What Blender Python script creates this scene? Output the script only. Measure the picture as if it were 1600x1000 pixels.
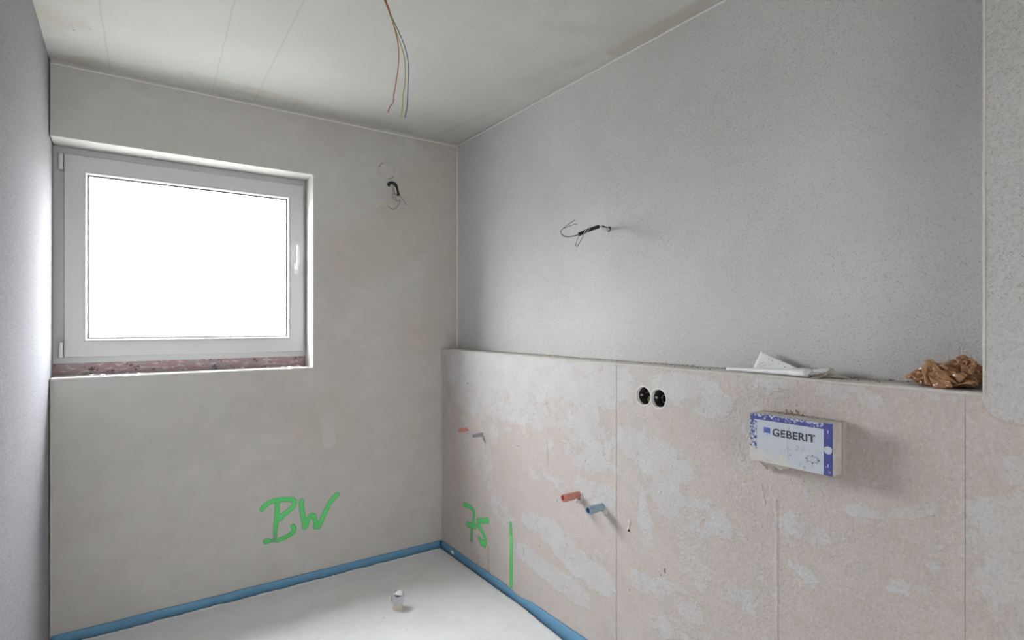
import bpy, bmesh, math, random
import numpy as np
from mathutils import Vector, Matrix, noise as mnoise

for o in list(bpy.data.objects):
    bpy.data.objects.remove(o)
random.seed(7); rng = np.random.default_rng(7)
SC = bpy.context.scene
COL = SC.collection

# ------------------------------------------------------------------ camera
F, CX, HY, CAMZ, YAW = 863.0, 800.0, 506.0, 1.40, math.radians(34.6)
cam = bpy.data.cameras.new('camera'); cam.sensor_width = 36.0
cam.lens = F / 1600 * 36.0; cam.shift_y = 6 / 1600; cam.clip_start = 0.02
camo = bpy.data.objects.new('camera', cam); COL.objects.link(camo)
camo.location = (0, 0, CAMZ); camo.rotation_euler = (math.pi / 2, 0, -YAW)
SC.camera = camo
CS, SN = math.cos(YAW), math.sin(YAW)

# ------------------------------------------------------------------ light
SC.view_settings.view_transform = 'Standard'; SC.view_settings.look = 'None'
SC.view_settings.gamma = 1.0; SC.view_settings.use_curve_mapping = False
SC.view_settings.exposure = 0.0
W = bpy.data.worlds.new('overcast_sky'); SC.world = W; W.use_nodes = True
bg = W.node_tree.nodes['Background']
# overcast sky: brightest overhead, dimmer to the horizon, darker ground below it
wt = W.node_tree; wc = wt.nodes.new('ShaderNodeTexCoord'); ws = wt.nodes.new('ShaderNodeSeparateXYZ')
wr_ = wt.nodes.new('ShaderNodeValToRGB'); wt.links.new(wc.outputs['Generated'], ws.inputs[0])
wm_ = wt.nodes.new('ShaderNodeMath'); wm_.operation = 'MULTIPLY_ADD'; wm_.inputs[1].default_value = .5; wm_.inputs[2].default_value = .5
wt.links.new(ws.outputs[2], wm_.inputs[0]); wt.links.new(wm_.outputs[0], wr_.inputs[0])
e = wr_.color_ramp.elements; e[0].position = 0.0; e[0].color = (.12, .12, .115, 1); e[1].position = 1.0; e[1].color = (.98, .99, 1.02, 1)
for p_, c_ in ((.485, (.22, .218, .21, 1)), (.515, (.54, .54, .55, 1))):
    k = e.new(p_); k.color = c_
wt.links.new(wr_.outputs[0], bg.inputs[0])
WORLD, HALL_FILL = 52.0, 40.0
bg.inputs[1].default_value = WORLD

def area(name, loc, direction, sx, sy, power, col=(1, 1, 1), portal=False):
    l = bpy.data.lights.new(name, 'AREA'); l.shape = 'RECTANGLE'; l.size = sx; l.size_y = sy
    l.energy = power; l.color = col
    o = bpy.data.objects.new(name, l); COL.objects.link(o); o.location = loc
    o.rotation_euler = Vector(direction).to_track_quat('-Z', 'Y').to_euler()
    if portal: l.cycles.is_portal = True
    return o
area('window_portal', (0.27, 3.345, 1.71), (0, -1, 0), 0.98, 0.86, 1, portal=True)
# added fill lamp in the unseen hallway, shining in through the open doorway behind the camera
area('hallway_fill_lamp', (0.55, -2.9, 1.35), (0.0, 1, 0.0), 1.5, 2.0, HALL_FILL, (1.0, 0.96, 0.91))

# ------------------------------------------------------------------ room dimensions (metres)
XL, XR, XN = -0.288, 1.602, 1.716      # left wall, low wall front, niche back
YB, YF = 3.10, -1.0                    # window wall, door wall
ZC, ZL = 2.548, 1.243                  # ceiling, ledge
YN = 0.426                             # right end of niche

def ray(px, py):
    u = (px - CX) / F
    return SN + CS * u, CS - SN * u, (HY - py) / F
def onX(px, py, X):
    a, b, c = ray(px, py); t = X / a
    return Vector((X, b * t, CAMZ + c * t))
def onY(px, py, Y):
    a, b, c = ray(px, py); t = Y / b
    return Vector((a * t, Y, CAMZ + c * t))
def onZ(px, py, Z):
    a, b, c = ray(px, py); t = (Z - CAMZ) / c
    return Vector((a * t, b * t, Z))

# ------------------------------------------------------------------ node helpers
class NT:
    def __init__(s, name):
        s.m = bpy.data.materials.new(name); s.m.use_nodes = True
        s.t = s.m.node_tree; s.b = s.t.nodes['Principled BSDF']
        s.out = s.t.nodes['Material Output']; s._co = None
    def n(s, ty, **kw):
        nd = s.t.nodes.new(ty)
        for k, v in kw.items(): setattr(nd, k, v)
        return nd
    def put(s, sock, v):
        if isinstance(v, bpy.types.NodeSocket): s.t.links.new(v, sock)
        elif v is not None:
            if sock.type == 'RGBA' and len(v) == 3: v = (*v, 1)
            sock.default_value = v
    def co(s):
        if s._co is None: s._co = s.n('ShaderNodeTexCoord').outputs['Object']
        return s._co
    def noise(s, scale, detail=3, rough=0.55, vec=None, stretch=None, dist=0, off=None):
        v = vec or s.co()
        if stretch or off:
            mp = s.n('ShaderNodeMapping'); s.put(mp.inputs['Vector'], v)
            if stretch: mp.inputs['Scale'].default_value = stretch
            if off: mp.inputs['Location'].default_value = off
            v = mp.outputs[0]
        nd = s.n('ShaderNodeTexNoise'); s.put(nd.inputs['Vector'], v)
        nd.inputs['Scale'].default_value = scale; nd.inputs['Detail'].default_value = detail
        nd.inputs['Roughness'].default_value = rough; nd.inputs['Distortion'].default_value = dist
        return nd.outputs['Fac']
    def math(s, op, a, b=None, clamp=False):
        nd = s.n('ShaderNodeMath', operation=op, use_clamp=clamp)
        s.put(nd.inputs[0], a)
        if b is not None: s.put(nd.inputs[1], b)
        return nd.outputs[0]
    def ramp(s, v, a, b, lo=0.0, hi=1.0):
        nd = s.n('ShaderNodeMapRange', interpolation_type='SMOOTHSTEP'); s.put(nd.inputs[0], v)
        for i, x in enumerate((a, b, lo, hi)): nd.inputs[i + 1].default_value = x
        return nd.outputs[0]
    def mix(s, f, a, b):
        nd = s.n('ShaderNodeMix', data_type='RGBA'); s.put(nd.inputs[0], f)
        s.put(nd.inputs[6], a); s.put(nd.inputs[7], b); return nd.outputs[2]
    def attr(s, name):
        return s.n('ShaderNodeAttribute', attribute_name=name).outputs['Fac']
    def bump(s, h, strength=0.5, dist=0.002, prev=None):
        nd = s.n('ShaderNodeBump'); nd.inputs['Strength'].default_value = strength
        nd.inputs['Distance'].default_value = dist; s.put(nd.inputs['Height'], h)
        if prev: s.put(nd.inputs['Normal'], prev)
        return nd.outputs[0]
    def fin(s, col, rough=0.9, normal=None, spec=0.3, **kw):
        s.put(s.b.inputs['Base Color'], col); s.put(s.b.inputs['Roughness'], rough)
        s.b.inputs['Specular IOR Level'].default_value = spec
        if normal: s.put(s.b.inputs['Normal'], normal)
        for k, v in kw.items(): s.put(s.b.inputs[k], v)
        return s.m

def simple(name, col, rough=0.6, var=0.08, scale=60, bump=0.15, dist=0.001, **kw):
    s = NT(name); n = s.noise(scale, 4)
    lo = tuple(c * (1 - var) for c in col); hi = tuple(min(1, c * (1 + var)) for c in col)
    return s.fin(s.mix(n, lo, hi), rough, s.bump(n, bump, dist), **kw)

# smooth plaster of the window wall and left wall
def smooth_plaster(name, c1, c2, warm, rough=0.85, spec=0.25, grain=0.25):
    s = NT(name)
    big = s.ramp(s.noise(1.6, 4, 0.6, dist=0.5), 0.35, 0.68)
    mid = s.noise(9, 5, 0.6, stretch=(1, 1, 1.6))
    base = s.mix(big, c1, c2)
    wm = s.ramp(s.math('ADD', s.attr('warm'), s.math('MULTIPLY', s.math('SUBTRACT', s.noise(7, 5, 0.65), 0.5), 0.9)), 0.25, 0.85)
    base = s.mix(s.math('MULTIPLY', wm, 0.75), base, warm)
    wh = s.ramp(s.math('ADD', s.attr('white'), s.math('MULTIPLY', s.math('SUBTRACT', s.noise(14, 5, 0.6), 0.5), 0.8)), 0.35, 0.6)
    base = s.mix(s.math('MULTIPLY', wh, 0.35), base, (0.66, 0.65, 0.63))
    base = s.mix(s.ramp(mid, 0.3, 0.75, 0, 0.22), base, (0.40, 0.39, 0.37))
    fine = s.noise(230, 2)
    nb = s.bump(s.noise(28, 4, stretch=(1, 1, 0.5)), 0.12, 0.004)
    nb = s.bump(fine, grain, 0.0012, nb)
    return s.fin(base, rough, nb, spec)
M = {}
M['window_plaster'] = smooth_plaster('window_wall_plaster', (0.55, 0.535, 0.51), (0.59, 0.575, 0.555), (0.55, 0.505, 0.45))

# left wall, glossier with a fine grain
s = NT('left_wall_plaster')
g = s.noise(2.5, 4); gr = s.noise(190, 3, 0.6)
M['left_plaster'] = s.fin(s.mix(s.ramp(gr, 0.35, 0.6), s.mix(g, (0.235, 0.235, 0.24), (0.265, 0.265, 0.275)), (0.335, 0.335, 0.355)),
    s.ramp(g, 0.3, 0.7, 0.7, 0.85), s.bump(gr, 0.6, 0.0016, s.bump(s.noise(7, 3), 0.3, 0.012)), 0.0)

# rough grey roughcast of the niche back
def roughcast(s):
    big = s.noise(1.3, 5, 0.6, dist=0.4)
    base = s.mix(s.ramp(big, 0.3, 0.7), (0.575, 0.565, 0.56), (0.64, 0.63, 0.625))
    base = s.mix(s.ramp(s.noise(6, 4), 0.45, 0.7, 0, 0.45), base, (0.63, 0.63, 0.63))
    dens = s.ramp(s.noise(3.0, 3), 0.35, 0.7, 0.0, 0.045)
    pit = s.ramp(s.math('ADD', s.noise(210, 2, 0.6), dens), 0.63, 0.71)
    base = s.mix(s.math('MULTIPLY', pit, 0.5), base, (0.22, 0.21, 0.20))
    lump = s.noise(150, 3, 0.6)
    base = s.mix(s.ramp(lump, .48, .72, 0, .3), base, (0.40, 0.39, 0.385))
    nb = s.bump(lump, 0.9, 0.003)
    nb = s.bump(pit, -0.5, 0.001, nb)
    return base, nb
s = NT('roughcast_plaster'); b_, n_ = roughcast(s)
M['roughcast'] = s.fin(b_, 0.9, n_, 0.25)

# low wall: beige gypsum with white filler smears, grey roughcast masked in on the pillar
s = NT('low_wall_plaster')
rc, rn = roughcast(s)
big = s.noise(2.2, 5, 0.6)
beige = s.mix(s.ramp(big, 0.3, 0.7), (0.535, 0.48, 0.445), (0.59, 0.54, 0.51))
beige = s.mix(s.ramp(s.noise(5, 4, off=(3, 3, 3)), 0.5, 0.75, 0, 0.55), beige, (0.59, 0.525, 0.475))
beige = s.mix(s.ramp(s.noise(18, 5), 0.42, 0.75, 0, 0.35), beige, (0.50, 0.455, 0.40))
stk = s.noise(9, 7, 0.62, stretch=(1, 1.0, 1.5), dist=0.8)
fine = s.noise(45, 5, 0.7)
m = s.math('ADD', s.math('MULTIPLY', s.attr('white'), .8), s.math('MULTIPLY', s.math('SUBTRACT', stk, 0.5), s.math('ADD', s.math('MULTIPLY', s.attr('coarse'), 1.6), .9)))
m = s.math('ADD', m, s.math('MULTIPLY', s.math('SUBTRACT', fine, 0.5), 1.0))
m = s.math('ADD', m, s.math('MULTIPLY', s.math('SUBTRACT', s.noise(19, 5, .65, dist=1.0, off=(9, 4, 2)), 0.5), 1.1))
wm = s.ramp(m, 0.26, 0.60)
base = s.mix(s.math('MULTIPLY', wm, s.ramp(s.noise(12, 5, .6, off=(7, 2, 1)), .3, .7, .5, 1.0)), beige, (0.60, 0.60, 0.605))
gry = s.attr('grey')
gm = s.ramp(s.math('ADD', gry, s.math('MULTIPLY', s.math('SUBTRACT', s.noise(10, 5, 0.6), 0.5), 0.5)), 0.45, 0.55)
rim = s.ramp(s.math('ABSOLUTE', s.math('SUBTRACT', s.math('ADD', gry, s.math('MULTIPLY', s.math('SUBTRACT', s.noise(10, 5, 0.6), 0.5), 0.5)), 0.42)), 0.0, 0.09, 0.35, 0.0)
base = s.mix(rim, base, (0.42, 0.37, 0.31))
base = s.mix(gm, base, rc)
dk = s.ramp(s.math('ADD', s.attr('dark'), s.math('MULTIPLY', s.math('SUBTRACT', s.noise(16, 5), 0.5), 0.7)), 0.4, 0.6)
base = s.mix(s.math('MULTIPLY', dk, 0.55), base, (0.42, 0.37, 0.32))
base = s.mix(s.ramp(s.math('ADD', s.attr('rust'), s.math('MULTIPLY', s.math('SUBTRACT', s.noise(70, 3, 0.7), 0.5), 2.2)), 0.6, 0.9), base, (0.24, 0.10, 0.05))
grn = s.noise(120, 3, 0.65, stretch=(1, 1, .7))
gk = s.attr('coarse')
base = s.mix(s.math('MULTIPLY', gk, s.ramp(grn, .5, .75, 0, .35)), base, (0.36, 0.33, 0.30))
base = s.mix(s.math('MULTIPLY', gk, s.ramp(grn, .5, .25, 0, .40)), base, (0.72, 0.71, 0.70))
spk = s.ramp(s.noise(190, 3, 0.6), 0.62, 0.70)
base = s.mix(s.math('MULTIPLY', spk, 0.5), base, (0.28, 0.25, 0.22))
dot = s.ramp(s.noise(34, 1, 0.5, off=(5, 1, 2)), 0.80, 0.82)
base = s.mix(s.math('MULTIPLY', dot, 0.7), base, (0.12, 0.1, 0.09))
nb = s.bump(s.math('MULTIPLY', s.noise(110, 4, 0.65), s.math('ADD', s.math('MULTIPLY', s.attr('coarse'), .8), .2)), 1.0, 0.0042)
nb = s.bump(stk, 0.35, 0.010, nb)
nb = s.bump(wm, 0.8, 0.0015, nb)
nb = s.bump(s.attr('ridge'), 1.0, 0.004, nb)
M['low_plaster'] = s.fin(base, 0.9, nb, 0.22)

# ceiling: smooth light concrete with hairline joints and faint stains
s = NT('ceiling_concrete')
sep = s.n('ShaderNodeSeparateXYZ'); s.put(sep.inputs[0], s.co())
base = s.mix(s.ramp(s.noise(1.5, 5, 0.6), 0.3, 0.7), (0.55, 0.555, 0.53), (0.60, 0.61, 0.585))
st = s.ramp(s.math('ADD', s.attr('warm'), s.math('MULTIPLY', s.math('SUBTRACT', s.noise(5, 6, 0.65), 0.5), 1.3)), 0.3, 0.95)
base = s.mix(s.math('MULTIPLY', st, 0.7), base, (0.47, 0.43, 0.36))
wob = s.math('MULTIPLY', s.math('SUBTRACT', s.noise(12, 3), 0.5), 0.012)
for (p, q) in (((155, 2), (166, 72)), ((366, 2), (338, 118)), ((455, 40), (415, 122))):
    A, B = onZ(*p, ZC), onZ(*q, ZC); d = (B - A).normalized(); nx, ny = -d.y, d.x
    v = s.math('ADD', s.math('MULTIPLY', sep.outputs[0], nx), s.math('MULTIPLY', sep.outputs[1], ny))
    v = s.math('ABSOLUTE', s.math('ADD', s.math('SUBTRACT', v, A.x * nx + A.y * ny), wob))
    base = s.mix(s.ramp(v, 0.001, 0.005, 0.3, 0.0), base, (0.36, 0.35, 0.33))
dot = s.ramp(s.noise(26, 1, 0.5), 0.79, 0.82)
base = s.mix(s.math('MULTIPLY', dot, 0.6), base, (0.2, 0.18, 0.16))
M['ceiling'] = s.fin(base, 0.85, s.bump(s.noise(60, 4), 0.12, 0.002, s.bump(s.noise(2.2, 3), 0.3, 0.02)), 0.25)

# floor screed
s = NT('floor_screed')
base = s.mix(s.ramp(s.noise(3.5, 6, 0.65), 0.3, 0.7), (0.77, 0.765, 0.765), (0.84, 0.84, 0.845))
base = s.mix(s.ramp(s.noise(26, 6, 0.7), 0.5, 0.72, 0, 0.5), base, (0.88, 0.88, 0.88))
base = s.mix(s.ramp(s.noise(40, 2, 0.6), 0.70, 0.76, 0, 0.5), base, (0.42, 0.40, 0.37))
M['floor'] = s.fin(base, 0.8, s.bump(s.noise(90, 4), 0.3, 0.002, s.bump(s.noise(5, 3), 0.2, 0.01)), 0.25)

M['bead'] = simple('white_plaster_bead', (0.72, 0.71, 0.69), 0.7, 0.10, 40, 0.4, 0.002)
M['ledge'] = simple('ledge_plaster', (0.60, 0.575, 0.54), 0.9, 0.10, 25, 0.5, 0.003)
M['pvc'] = simple('white_window_plastic', (0.53, 0.54, 0.545), 0.45, 0.01, 5, 0.02)
M['pvc_bright'] = simple('bright_window_plastic', (0.72, 0.73, 0.75), 0.35, 0.01, 5, 0.02)
M['gasket'] = simple('window_gasket_rubber', (0.16, 0.165, 0.18), 0.5, 0.05, 50)
M['blue_foam'] = simple('blue_edge_foam', (0.135, 0.32, 0.50), 0.55, 0.10, 12, 0.25, 0.003)
M['black'] = simple('black_plastic', (0.018, 0.018, 0.02), 0.4, 0.2, 60)
M['copper_grey'] = simple('grey_wire_insulation', (0.23, 0.20, 0.18), 0.45)
M['white_wire'] = simple('white_wire_insulation', (0.68, 0.67, 0.64), 0.45)
M['ywire'] = simple('yellow_green_wire_insulation', (0.42, 0.44, 0.10), 0.45, 0.3, 30)
M['pale_yellow'] = simple('pale_yellow_wire_insulation', (0.72, 0.70, 0.42), 0.45)
M['brown_wire'] = simple('red_brown_wire_insulation', (0.42, 0.13, 0.06), 0.45)
M['blue_wire'] = simple('blue_grey_wire_insulation', (0.10, 0.14, 0.24), 0.45)
M['hole'] = simple('dark_hole', (0.03, 0.028, 0.025), 0.9)
M['hall'] = simple('hallway_plaster', (0.6, 0.59, 0.57), 0.9)

s = NT('window_glass')
gl = s.n('ShaderNodeBsdfGlossy'); gl.inputs['Roughness'].default_value = 0.05
tr = s.n('ShaderNodeBsdfTransparent'); tr.inputs[0].default_value = (0.97, 0.98, 0.98, 1)
mx = s.n('ShaderNodeMixShader'); mx.inputs[0].default_value = 0.05
s.t.links.new(tr.outputs[0], mx.inputs[1]); s.t.links.new(gl.outputs[0], mx.inputs[2])
s.t.links.new(mx.outputs[0], s.out.inputs['Surface']); M['glass'] = s.m

# pink mounting foam and old residue under the window frame
s = NT('pink_residue')
n1 = s.noise(7, 5, 0.65, stretch=(1, 1, 4)); n2 = s.noise(28, 5, 0.7, stretch=(1, 1, 3))
base = s.mix(s.ramp(n1, 0.42, 0.55), (0.33, 0.29, 0.30), (0.37, 0.25, 0.26))
base = s.mix(s.ramp(n2, 0.52, 0.60), base, (0.52, 0.46, 0.47))
base = s.mix(s.ramp(s.noise(22, 5, 0.7, off=(1, 2, 3)), 0.56, 0.62), base, (0.10, 0.09, 0.10))
M['pink'] = s.fin(base, 0.8, s.bump(n2, 0.8, 0.004))

# green spray paint, thin towards its edge
s = NT('green_spray_paint')
col = s.mix(s.noise(25, 3), (0.10, 0.62, 0.16), (0.16, 0.72, 0.24))
s.fin(col, 0.7)
s.put(s.b.inputs['Alpha'], s.math('MULTIPLY', s.attr('cover'), s.ramp(s.noise(300, 3), 0.15, 0.5, 0.7, 1.0), True))
M['spray'] = s.m

# amber film / brown paper
s = NT('brown_crinkled_film')
n1 = s.noise(30, 4)
M['brown_film'] = s.fin(s.mix(n1, (0.36, 0.18, 0.085), (0.62, 0.38, 0.21)), 0.2, s.bump(s.noise(40, 3), 0.35, 0.004), 0.7)
tl = s.n('ShaderNodeBsdfTranslucent'); tl.inputs[0].default_value = (.75, .38, .14, 1)
mx = s.n('ShaderNodeMixShader'); mx.inputs[0].default_value = .28
s.t.links.new(s.b.outputs[0], mx.inputs[1]); s.t.links.new(tl.outputs[0], mx.inputs[2]); s.t.links.new(mx.outputs[0], s.out.inputs['Surface'])
M['white_film'] = simple('white_packaging_film', (0.78, 0.79, 0.80), 0.35, 0.04, 40, 0.5, 0.004)
M['beige_paper'] = simple('beige_torn_paper', (0.60, 0.56, 0.49), 0.8, 0.12, 70, 0.6, 0.003)
M['ink'] = simple('black_print', (0.05, 0.05, 0.06), 0.6)
M['navy'] = simple('navy_print', (0.10, 0.13, 0.42), 0.6, .3, 200)
M['red_pipe'] = simple('red_plug_plastic', (0.40, 0.055, 0.045), 0.4)
M['red_pale'] = simple('dusty_red_plug_plastic', (0.55, 0.24, 0.20), 0.6, 0.25, 120)
M['blue_pipe'] = simple('dark_blue_plug_plastic', (0.03, 0.05, 0.18), 0.4)
M['grey_pale'] = simple('dusty_grey_plug_plastic', (0.30, 0.31, 0.33), 0.6, 0.25, 120)
M['blue_pale'] = simple('dusty_blue_plug_plastic', (0.28, 0.38, 0.46), 0.6, 0.25, 120)
M['crumb'] = simple('plaster_crumb', (0.70, 0.68, 0.65), 0.9, 0.2, 100, 0.8, 0.003)
M['stub'] = simple('beige_pipe_plastic', (0.62, 0.57, 0.49), 0.6, 0.12, 60, 0.4)
M['stub_film'] = simple('torn_grey_film', (0.50, 0.52, 0.55), 0.35, 0.1, 60, 0.3)

# ------------------------------------------------------------------ object helpers
def tag(o, label=None, cat=None, group=None, kind=None):
    if label: o['label'] = label
    if cat: o['category'] = cat
    if group: o['group'] = group
    if kind: o['kind'] = kind
    return o
def empty(name, loc=(0, 0, 0)):
    o = bpy.data.objects.new(name, None); COL.objects.link(o); o.location = loc
    o.empty_display_size = 0.05
    return o
def link(name, me, mat, parent=None, smooth=False):
    """mesh data in world coordinates; object placed so that it stays there under its parent"""
    if mat and not me.materials: me.materials.append(mat)
    o = bpy.data.objects.new(name, me); COL.objects.link(o)
    if smooth:
        me.polygons.foreach_set('use_smooth', [True] * len(me.polygons))
    if parent:
        o.parent = parent
        T = Matrix.Identity(4); p = parent
        while p: T = p.matrix_parent_inverse @ Matrix.Translation(p.location) @ T; p = p.parent
        o.matrix_parent_inverse = T.inverted()
    return o
def bobj(name, bm, mat, parent=None, smooth=False):
    bmesh.ops.recalc_face_normals(bm, faces=bm.faces[:])
    me = bpy.data.meshes.new(name); bm.to_mesh(me); bm.free()
    return link(name, me, mat, parent, smooth)
def box(bm, x0, x1, y0, y1, z0, z1):
    v = [bm.verts.new((x, y, z)) for x in (x0, x1) for y in (y0, y1) for z in (z0, z1)]
    for f in ((0, 1, 3, 2), (4, 6, 7, 5), (0, 4, 5, 1), (2, 3, 7, 6), (0, 2, 6, 4), (1, 5, 7, 3)):
        bm.faces.new([v[i] for i in f])
def boxobj(name, b, mat, parent=None, bev=0.0):
    bm = bmesh.new(); box(bm, *b)
    if bev: bmesh.ops.bevel(bm, geom=bm.edges[:], offset=bev, segments=2, affect='EDGES')
    return bobj(name, bm, mat, parent)
def spline(pts, n=8):
    P = [Vector(p) for p in pts]
    if len(P) < 3: return P
    Q = [P[0] * 2 - P[1]] + P + [P[-1] * 2 - P[-2]]; out = []
    for i in range(1, len(Q) - 2):
        for k in range(n):
            t = k / n
            out.append(0.5 * ((2 * Q[i]) + (Q[i+1] - Q[i-1]) * t + (2*Q[i-1] - 5*Q[i] + 4*Q[i+1] - Q[i+2]) * t*t + (3*Q[i] - Q[i-1] - 3*Q[i+1] + Q[i+2]) * t**3))
    out.append(P[-1]); return out
def tube(bm, pts, r, seg=8, rf=None, cap=True):
    """tube along pts, r may vary through rf(i/n)"""
    n = len(pts); rings = []
    up = Vector((0.31, 0.17, 0.93))
    for i, p in enumerate(pts):
        d = (pts[min(i+1, n-1)] - pts[max(i-1, 0)]).normalized()
        a = d.cross(up)
        if a.length < 1e-4: a = d.cross(Vector((1, 0, 0)))
        a.normalize(); up = a.cross(d).normalized(); b = up
        rr = r * (rf(i / max(1, n-1)) if rf else 1)
        rings.append([bm.verts.new(p + (a * math.cos(2*math.pi*k/seg) + b * math.sin(2*math.pi*k/seg)) * rr) for k in range(seg)])
    for A, B in zip(rings, rings[1:]):
        for k in range(seg): bm.faces.new((A[k], A[(k+1) % seg], B[(k+1) % seg], B[k]))
    if cap: bm.faces.new(rings[0]); bm.faces.new(rings[-1])
def tubeobj(name, pts, r, mat, parent=None, n=8, seg=8, rf=None):
    bm = bmesh.new(); tube(bm, spline(pts, n), r, seg, rf)
    return bobj(name, bm, mat, parent, True)

def seg_dist(U, V, a, b):
    """distance of arrays U,V to the segment a-b"""
    dx, dy = b[0] - a[0], b[1] - a[1]; L = dx*dx + dy*dy + 1e-12
    t = np.clip(((U - a[0]) * dx + (V - a[1]) * dy) / L, 0, 1)
    return np.hypot(U - a[0] - t * dx, V - a[1] - t * dy)
def strokes(U, V, lst, conv, soft=1.0):
    """lst of (pixel points, half-width px, strength): falls to 0 over the half-width times 1+soft"""
    out = np.zeros_like(U)
    for pts, r, st in lst:
        q = [conv(*p) for p in pts]; c = pts[len(pts)//2]
        a, b = conv(c[0] + r, c[1]), conv(c[0] - r, c[1]); ru = max(1e-4, abs(a[0] - b[0]) / 2)
        a, b = conv(c[0], c[1] + r), conv(c[0], c[1] - r); rv = max(1e-4, abs(a[1] - b[1]) / 2)
        if len(q) == 1: q = q * 2
        for A, B in zip(q, q[1:]):
            d = seg_dist(U / ru, V / rv, (A[0]/ru, A[1]/rv), (B[0]/ru, B[1]/rv))
            out = np.maximum(out, st * np.clip((1 + soft - d) / soft, 0, 1)) if st > 0 else np.minimum(out, 0)
            
    return out

def lin(a, b, step, extra=()):
    n = max(1, int(round((b - a) / step))); v = set(np.round(np.linspace(a, b, n + 1), 6))
    for e in extra:
        if a <= e <= b:
            k = min(v, key=lambda x: abs(x - e))
            if k not in (round(a, 6), round(b, 6)): v.discard(k)
            v.add(round(e, 6))
    return np.array(sorted(v))
def grid(name, us, vs, fn, mat, parent=None, cut=None, attrs=None, flip=False, solid=0.0, holes=(), bulge=None):
    """sheet of quads over us x vs; cut(uc,vc)->True removes cells; holes = (u,v,r) rounded openings"""
    nu, nv = len(us), len(vs)
    U, V = np.meshgrid(us, vs, indexing='ij')
    U2, V2 = U.copy(), V.copy()
    uc = (us[:-1] + us[1:]) / 2; vc = (vs[:-1] + vs[1:]) / 2
    UC, VC = np.meshgrid(uc, vc, indexing='ij')
    keep = np.ones_like(UC, bool)
    if cut is not None: keep &= ~cut(UC, VC)
    for (hu, hv, hr) in holes:
        inside = np.hypot(UC - hu, VC - hv) < hr; keep &= ~inside
        vin = np.zeros_like(U, int)
        for di in (0, 1):
            for dj in (0, 1): vin[di:di+nu-1, dj:dj+nv-1] += inside
        bd = (vin > 0) & (vin < 4)
        d = np.hypot(U - hu, V - hv); k = hr / np.maximum(d, 1e-6)
        U2[bd] = hu + (U[bd] - hu) * k[bd]; V2[bd] = hv + (V[bd] - hv) * k[bd]
    P = np.stack(fn(U2, V2), -1).reshape(-1, 3)
    if bulge is not None: P = P + bulge(U2, V2).reshape(-1, 3)
    idx = np.arange(nu * nv).reshape(nu, nv)
    q = np.stack([idx[:-1, :-1], idx[1:, :-1], idx[1:, 1:], idx[:-1, 1:]], -1)[keep]
    if flip: q = q[:, ::-1]
    used = np.unique(q); remap = -np.ones(nu * nv, int); remap[used] = np.arange(len(used))
    me = bpy.data.meshes.new(name)
    me.from_pydata(P[used].tolist(), [], remap[q].tolist()); me.update()
    for k, f in (attrs or {}).items():
        a = me.attributes.new(k, 'FLOAT', 'POINT')
        a.data.foreach_set('value', f(U2, V2).reshape(-1)[used].astype(np.float32))
    o = link(name, me, mat, parent)
    if solid:
        md = o.modifiers.new('thickness', 'SOLIDIFY'); md.thickness = solid; md.offset = -1
    return o
def zeros(U, V): return np.zeros_like(U)

# ================================================================== SETTING
# ---- window wall (wall_back)
WX0, WX1, WZ0, WZ1 = XL, 0.818, 1.162, 2.214
def cw(px, py): p = onY(px, py, YB); return (p.x, p.z)
warm = [([(560, 400), (640, 360), (660, 300)], 30, 1.0), ([(680, 230), (700, 380), (690, 520)], 26, .6), ([(505, 660)], 45, .7),
        ([(400, 200), (540, 230)], 30, .35), ([(600, 640), (620, 760)], 50, .5), ([(120, 860), (400, 800)], 50, .35), ([(660, 520)], 25, .9), ([(450,620),(560,560)],25,.4)]
white = [([(638, 205), (640, 235)], 6, .8), ([(512, 655), (514, 690)], 9, .6), ([(505, 450), (500, 490)], 9, .45), ([(585, 250), (610, 285)], 18, .4)]
wb = grid('wall_back', lin(XL, XN, .012, (WX1,)), lin(0, ZC, .012, (WZ0, WZ1)),
          lambda U, V: (U, np.full_like(U, YB), V), M['window_plaster'],
          cut=lambda U, V: (U < WX1) & (V > WZ0) & (V < WZ1), solid=0.31,
          attrs={'warm': lambda U, V: strokes(U, V, warm, cw, 1.2), 'white': lambda U, V: strokes(U, V, white, cw, .6)})
tag(wb, kind='structure')
# normals must look into the room (towards -Y)
def face_room(o, axis, sign):
    n = o.data.polygons[0].normal
    if n[axis] * sign < 0: o.data.flip_normals()
face_room(wb, 1, -1)

# ---- left wall, runs on into the window recess
wl = grid('wall_left', lin(YF, YB + .31, .02), lin(0, ZC, .02), lambda U, V: (np.full_like(U, XL), U, V), M['left_plaster'],
          solid=0.2, bulge=lambda U, V: np.stack([0.004 * np.sin(V * 5 + 1) * np.sin(U * 3), 0*U, 0*U], -1) - np.array([0.004, 0, 0]))
face_room(wl, 0, 1); tag(wl, kind='structure')

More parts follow.
